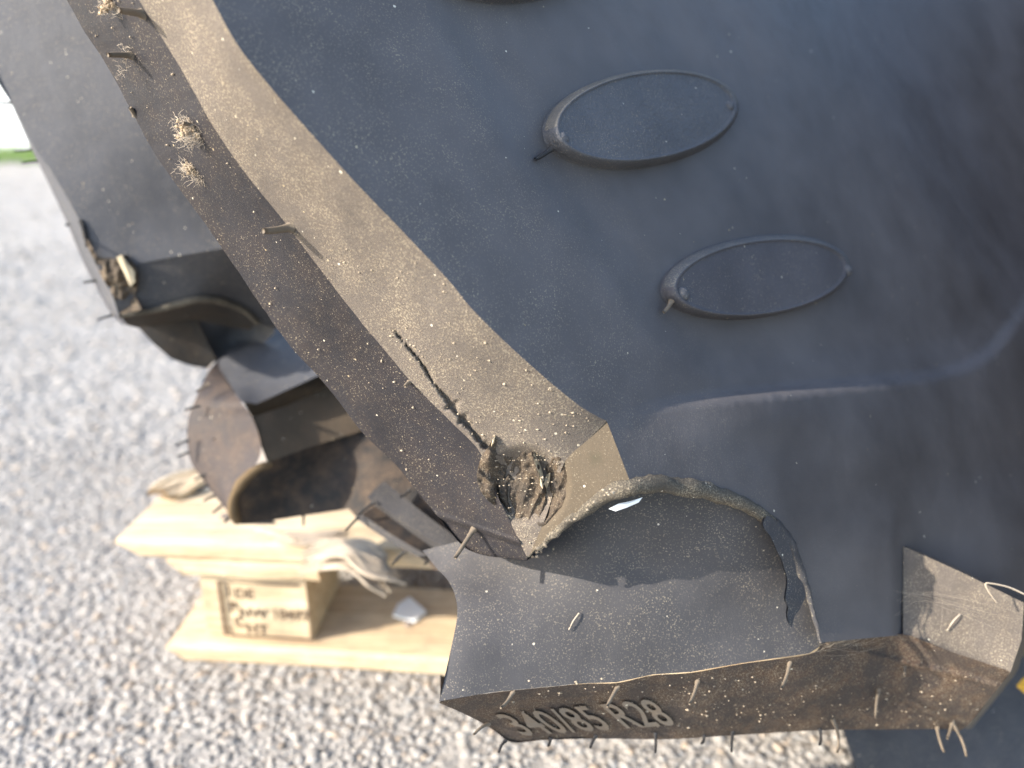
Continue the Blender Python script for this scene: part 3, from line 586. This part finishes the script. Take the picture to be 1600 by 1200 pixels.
# -- far lug: rounded, over the pallet
c_out = spl([(338, 566, .735), (327, 578, .715), (306, 622, .685), (293, 662, .68), (296, 715, .675), (317, 750, .67), (352, 795, .665), (373, 819, .665)], 6)
c_in = spl([(342, 566, .735), (352, 592, .70), (376, 627, .652), (394, 652, .645), (408, 697, .638), (398, 728, .634), (362, 765, .636), (360, 800, .645), (375, 819, .664)], 6)
m = MB(); m.loft(c_out, c_in, 70, 16)
bk = c_out.copy(); bk[:, 0] += 60; bk[:, 2] += .07; m.loft(bk, c_out, 40, 4)
lugm = m.build('tread_lug', M['farend'], tyre, label='rounded far lug end standing over the pallet deck')
TM = Depth([(342, 566, .735), (376, 627, .652), (394, 640, .648), (401, 631, .655), (495, 589, .68), (418, 494, .80), (540, 560, .70), (500, 480, .80)])
m = MB(); m.poly([(338, 567), (376, 627), (382, 629), (401, 631), (495, 588), (600, 540), (560, 440), (440, 470), (418, 492)], TM, 8); m.build('top_face', M['far'], lugm)
G1 = Depth([(401, 631, .655), (495, 589, .68), (600, 540, .70), (396, 652, .668), (500, 612, .705), (600, 575, .73)])
m = MB(); m.poly([(380, 628), (401, 631), (495, 588), (620, 530), (620, 570), (506, 608), (450, 634), (395, 653)], G1, 6); m.build('ledge', M['dark'], lugm)
WM = Depth([(394, 652, .648), (408, 697, .64), (418, 722, .64), (506, 608, .70), (560, 660, .69), (480, 690, .665)])
m = MB(); m.poly([(394, 652), (450, 633), (506, 607), (640, 560), (640, 640), (560, 675), (480, 700), (418, 723), (408, 697)], WM, 6); M['dirtydark'] = rubber('rubber_caked', (.03, .027, .022), (.17, .125, .085), film=.55, fine=.3, coarse=.2, rough=.85, stain=.5); m.build('inner_wall', M['dirtydark'], lugm)
RM = Depth([(398, 728, .634), (362, 768, .637), (360, 800, .647), (375, 819, .664), (418, 722, .64), (480, 700, .663), (560, 665, .69), (640, 640, .70), (470, 808, .68), (545, 793, .665), (440, 760, .668), (560, 740, .675), (640, 760, .635), (690, 860, .60), (600, 800, .63), (651, 867, .615)])
m = MB(); m.poly(np.vstack([spl([(418, 721), (398, 729), (375, 748), (360, 772), (361, 800), (374, 819)], 5), [(420, 814), (500, 802), (545, 795), (556, 808), (600, 838), (651, 868), (684, 892), (760, 880), (740, 780), (640, 620), (560, 664), (480, 699)]]), RM, 8)
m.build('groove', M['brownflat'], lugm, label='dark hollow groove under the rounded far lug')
ar = spl([(418, 722), (398, 729), (376, 747), (361, 771), (359, 795), (366, 812)], 6); m = MB(); m.tube(P(ar[:, 0]+5, ar[:, 1]+3, RM(ar[:, 0], ar[:, 1])+.002), .0045*np.sin(np.linspace(.35, 2.6, len(ar)))**.5*(1+.2*vnoise(P(ar[:, 0], ar[:, 1], .65+0*ar[:, 0]), 120, 4)), 10); m.build('mould_flash', rubber('rubber_rust_rim', (.08, .053, .028), (.18, .125, .07), film=.4, fine=.5, coarse=.1, rough=.8), lugm)
# small rib between
K0 = spl([(600, 752, .615), (660, 800, .60), (722, 846, .585)], 6); K1 = spl([(574, 776, .605), (640, 822, .592), (712, 864, .578)], 6); K2 = spl([(585, 790, .612), (640, 830, .60), (694, 868, .59)], 6)
K3 = spl([(566, 804, .603), (610, 834, .595), (668, 868, .585)], 6); K4 = spl([(556, 810, .608), (600, 840, .60), (652, 870, .592)], 6)
m = MB(); m.loft(K0, K1, 24, 5, 0, True); m.loft(K1, K2, 24, 4, 0, True); m.loft(K2, K3, 24, 4, 1, True); m.loft(K3, K4, 24, 4, 0, True); bk = K4.copy(); bk[:, 2] += .05; m.loft(K4, bk, 24, 3, 0, True)
m.build('groove_rib', [M['wall'], M['brownflat']], tyre)

# -- unseen sheet closing the tyre's back, added to block light leaks
m = MB(); CC = Depth([(200, -160, .60), (1760, -160, 1.25), (1760, 900, 1.0), (700, 700, .62), (1100, 1000, .62), (1000, 300, .68), (560, 400, .62)])
m.poly([(300, -150), (1770, -160), (1770, 1000), (1300, 990), (1050, 960), (820, 830), (640, 640), (520, 450)], CC, 40); m.build('light_leak_backing', M['dark'], tyre)

# ------------------------------------------------------------------ vent hairs
def hair(root, tip, depth, parent, r=.0011, out=.010, mat='hair', bend=.2):
    D = float(depth(np.array([root[0]]), np.array([root[1]]))[0]); Ln = math.hypot(tip[0]-root[0], tip[1]-root[1])
    a = P(*root, D+.0006); b = P(*tip, D-out*min(1, Ln/40)); side_ = np.cross(b-a, (0, 1, 0)); mid = (a+b)/2+side_*bend*random.uniform(-.6, 1)/np.linalg.norm(side_)*np.linalg.norm(b-a)*.5
    t = np.linspace(0, 1, 7)[:, None]; q = (1-t)**2*a+2*t*(1-t)*mid+t*t*b
    m = MB(); m.tube(q, r*np.array([1.7, 1.2, 1.05, 1, 1, .95, .8]), 6); return m.build('vent_hair', M[mat], parent)
dC1 = Depth(np.vstack([CL[::4], CR[::4]]))
for a, b, r in [((224, 22), (184, 16), .0017), ((205, 87), (168, 86), .0014), ((455, 355), (411, 361), .0018), ((211, 180), (203, 168), .0012), ((300, 196), (285, 192), .0012), ((741, 826), (711, 872), .0013), ((640, 596), (632, 604), .001)]:
    hair(a, b, dC1, lug1, r, .012)
for a, b, c in [((327, 600), (306, 612), 'hair'), ((313, 634), (289, 641), 'hairdark'), ((357, 675), (333, 687), 'hair'), ((296, 687), (275, 696), 'hairdark'), ((297, 706), (277, 714), 'hairdark'), ((321, 741), (303, 750), 'hairdark'), ((326, 757), (306, 766), 'hairdark'), ((336, 774), (318, 783), 'hairdark'), ((347, 790), (332, 802), 'hairdark'), ((474, 805), (474, 822), 'hairdark'), ((362, 806), (350, 816), 'hairdark'), ((340, 700), (332, 706), 'hairdark')]:
    hair(a, b, lambda x, y: x*0+.667, lugm, .0010, .006, c)
for a, b in [((20, 161), (-12, 160)), ((50, 233), (22, 236)), ((64, 252), (34, 255)), ((150, 438), (130, 441)), ((176, 492), (152, 500)), ((112, 350), (102, 352))]:
    hair(a, b, lambda x, y: x*0+.652, lug0, .0010, .006, 'hairdark')
for a, b in [((584, 785), (560, 805)), ((561, 807), (540, 829)), ((641, 765), (625, 777)), ((632, 862), (612, 883)), ((681, 864), (663, 882))]:
    hair(a, b, lambda x, y: x*0+.60, tyre, .0010, .006, 'hairdark')
for a, b, c in [((802, 1080), (782, 1106), 'hair'), ((965, 1073), (948, 1104), 'hair'), ((1090, 1063), (1077, 1100), 'hair'), ((764, 1131), (740, 1148), 'hair'), ((790, 1157), (779, 1176), 'hairdark'), ((931, 1150), (922, 1169), 'hairdark'), ((860, 1153), (856, 1166), 'hairdark'), ((1024, 1146), (1024, 1176), 'hairdark'), ((1145, 1143), (1143, 1175), 'hairdark'), ((1234, 1034), (1220, 1076), 'hair'), ((1413, 1040), (1413, 1056), 'hair'), ((1373, 1077), (1368, 1122), 'hair'), ((1280, 1138), (1280, 1164), 'hairdark'), ((1301, 1124), (1308, 1176), 'hair'), ((1464, 1136), (1475, 1175), 'hair'), ((1488, 1130), (1510, 1182), 'hair'), ((1487, 1130), (1480, 1154), 'hair'), ((1100, 1148), (1096, 1162), 'hairdark')]:
    hair(a, b, c2d, lug2, .00095 if c == 'hair' else .0009, .012, c, .9)
for a, b, o_ in [((862, 232), (836, 249), b1), ((1122, 176), (1104, 198), b1), ((1049, 470), (1037, 488), b2), ((1306, 428), (1297, 455), b2)]:
    hair(a, b, lambda x, y: D_plate(x, y)-.011, o_, .0012, .006, 'hairdark' if o_ is b1 else 'hair')
for cx, cy, o_ in ((1122, 178, b1), (862, 230, b1), (1306, 430, b2), (1049, 468, b2)):
    p, n = surf(cx, cy, D_plate); m = MB(); a1 = np.cross(n, (0, 0, 1.)); a1 /= np.linalg.norm(a1); a2 = np.cross(n, a1); th = np.arange(17)/16*6.2832
    G = np.array([p+n*(.0105+h)+r*(np.cos(th)[:, None]*a1+np.sin(th)[:, None]*a2) for r, h in ((.0042, -.001), (.0035, .0004), (.0025, .0012), (.0011, .0016), (.0001, .0017))]); m.grid(G, flip=True); m.build('vent_pip', M['boss'], o_)

# ------------------------------------------------------------------ cobweb tufts, threads, grit
def tuft(cx, cy, sx, sy, n, depth, label, core=True):
    """matted clump of spider silk and dust: flat sweeping strands over crumbs"""
    m = MB(); D = float(depth(np.array([cx]), np.array([cy]))[0])-.003; sub_ = rng.normal(0, .26, (4, 2))*(sx, sy)
    for i in range(n):
        c = sub_[rng.integers(4)]+(cx, cy); a = rng.normal(0, .24, 2)*(sx*.8, sy*.8); q = [c+a]; d = rng.normal(0, 1, 2); d /= np.linalg.norm(d)
        for j in range(6): d = d+rng.normal(0, .35, 2); d /= np.linalg.norm(d)+.01; q.append(q[-1]+d*sx*.05)
        q = np.array(q); m.tube(P(q[:, 0], q[:, 1], D+rng.normal(0, .0012)+np.linspace(-.001, .002, len(q))), .00004+.00005*rng.random(), 3, 0, False)
    if core:
        for i in range(110):
            c = sub_[rng.integers(2)]+(cx, cy)+rng.normal(0, .13, 2)*(sx, sy); p = P(c[0], c[1], D+.001+rng.normal(0, .0008)); r = .0003+.0010*rng.random()**2
            iv = np.array([(1, 1, 1), (1, 1, -1), (1, -1, 1), (1, -1, -1), (-1, 1, 1), (-1, 1, -1), (-1, -1, 1), (-1, -1, -1)])*.58+(rng.random((8, 3))*2-1)*.35
            m.add(p+iv*r, [(0, 2, 3, 1), (4, 5, 7, 6), (0, 1, 5, 4), (2, 6, 7, 3), (0, 4, 6, 2), (1, 3, 7, 5)], 1)
    return m.build('cobweb_tuft', [M['fluff'], M['fluffcore']], label=label, category='cobweb', group='cobweb tufts on the nearest lug')
tuft(172, 8, 36, 26, 130, dC1, 'tan cobweb tuft at the top edge of the photo'); tuft(198, 84, 28, 44, 130, dC1, 'wispy cobweb tuft hanging just below the topmost one', False)
tuft(300, 205, 48, 50, 420, dC1, 'largest fluffy cobweb tuft with an orange brown core'); tuft(291, 262, 40, 28, 230, dC1, 'small cobweb tuft right below the largest fluffy one')
def thread_obj(name, lines, depth, label, r=.00004):
    m = MB()
    for q in lines: q = spl(q, 6); D = depth(q[:, 0], q[:, 1]); m.tube(P(q[:, 0], q[:, 1], D-.0012-min(.006, .00004*np.linalg.norm(q[-1]-q[0]))*np.sin(np.linspace(0, math.pi, len(q)))), r, 3, 0, False)
    return m.build(name, M['fluff'], label=label, category='cobweb')
L = []
for i in range(22):
    a = rng.random(); s = (1272+rng.normal(0, 14)+a*35, 1014+rng.normal(0, 5)-a*10); e = (1395+rng.normal(0, 22), 932+rng.normal(0, 10)+rng.random()**2*70); mid = ((s[0]+e[0])/2+rng.normal(0, 4), (s[1]+e[1])/2+8+rng.normal(0, 5)); L.append([s, mid, e])
for i in range(10): L.append([(1405+rng.normal(0, 15), 932+rng.normal(0, 8)), (1450+rng.normal(0, 15), 934+rng.normal(0, 10)), (1530+rng.normal(0, 30), 960+rng.normal(0, 22))])
wd = Depth([(1280, 1010, .466), (1411, 920, .503), (1500, 950, .488), (1411, 1000, .503), (1560, 1000, .483), (1340, 930, .480)])
thread_obj('cobweb', L, wd, 'thin cobweb sheet stretched across the inner corner of the lettered lug')
thread_obj('dry_grass_stalk', [[(1600, 928), (1575, 917), (1545, 911), (1540, 914), (1546, 926), (1558, 942)]], lambda x, y: x*0+.478, 'thin pale bent grass stalk at the right edge above the sunlit face', .0006)['category'] = 'grass stalk'
for q, lb in (([(905, 958), (896, 970), (889, 984)], 'short pale grass blade stuck on the concave wall above the lettering'), ([(1480, 985), (1490, 970), (1500, 960)], 'short pale fibre stuck on the sunlit face of the lettered lug')):
    thread_obj('dry_fibre', [q], (lambda x, y: W2(x, y)) if q[0][0] < 1000 else S2, lb, .0005)['category'] = 'fibre'
def grit(name, n, gen, depth, parent, rmin, rmax):
    m = MB()
    for i in range(n):
        x, y = gen(); D = float(depth(np.array([x]), np.array([y]))[0]); r = rmin+(rmax-rmin)*rng.random()**2.5; p = P(x, y, D-r*.3)
        iv = np.array([(1, 0, 0), (-1, 0, 0), (0, 1, 0), (0, -1, 0), (0, 0, 1), (0, 0, -1)])*rng.uniform(.6, 1.2, (6, 1))*np.array([rng.uniform(.7, 1.6), 1, rng.uniform(.6, 1)])
        m.add(p+iv*r, [(0, 2, 4), (2, 1, 4), (1, 3, 4), (3, 0, 4), (2, 0, 5), (1, 2, 5), (3, 1, 5), (0, 3, 5)])
    m.build(name, M['grit'], parent, kind='stuff')
grit('grit', 260, lambda: (lambda x: (x, rng.uniform(1064-.02*(x-750), 1138)))(rng.uniform(800, 1520)), D_c2, lug2, .0003, .0011)
def on_strip():
    i = rng.integers(40, len(SL)-2); t = rng.random(); j = int(i/len(SL)*len(SR)); return tuple(SL[i, :2]*(1-t)+SR[j, :2]*t)
grit('grit', 300, on_strip, base_t, lug1, .0003, .0009)
grit('grit', 90, lambda: (lambda i, t: tuple(CL[i, :2]*(1-t)+CR[int(i/len(CL)*len(CR)), :2]*t))(rng.integers(10, len(CL)-12), rng.random()), dC1, lug1, .0003, .0010)
grit('grit', 110, lambda: (lambda i: (RIDGE[i, 0]+rng.normal(0, 3), RIDGE[i, 1]+rng.uniform(-4, 12)))(rng.integers(2, 60)), lambda x, y: D_plate(x, y)-.002, flash, .0003, .0008)
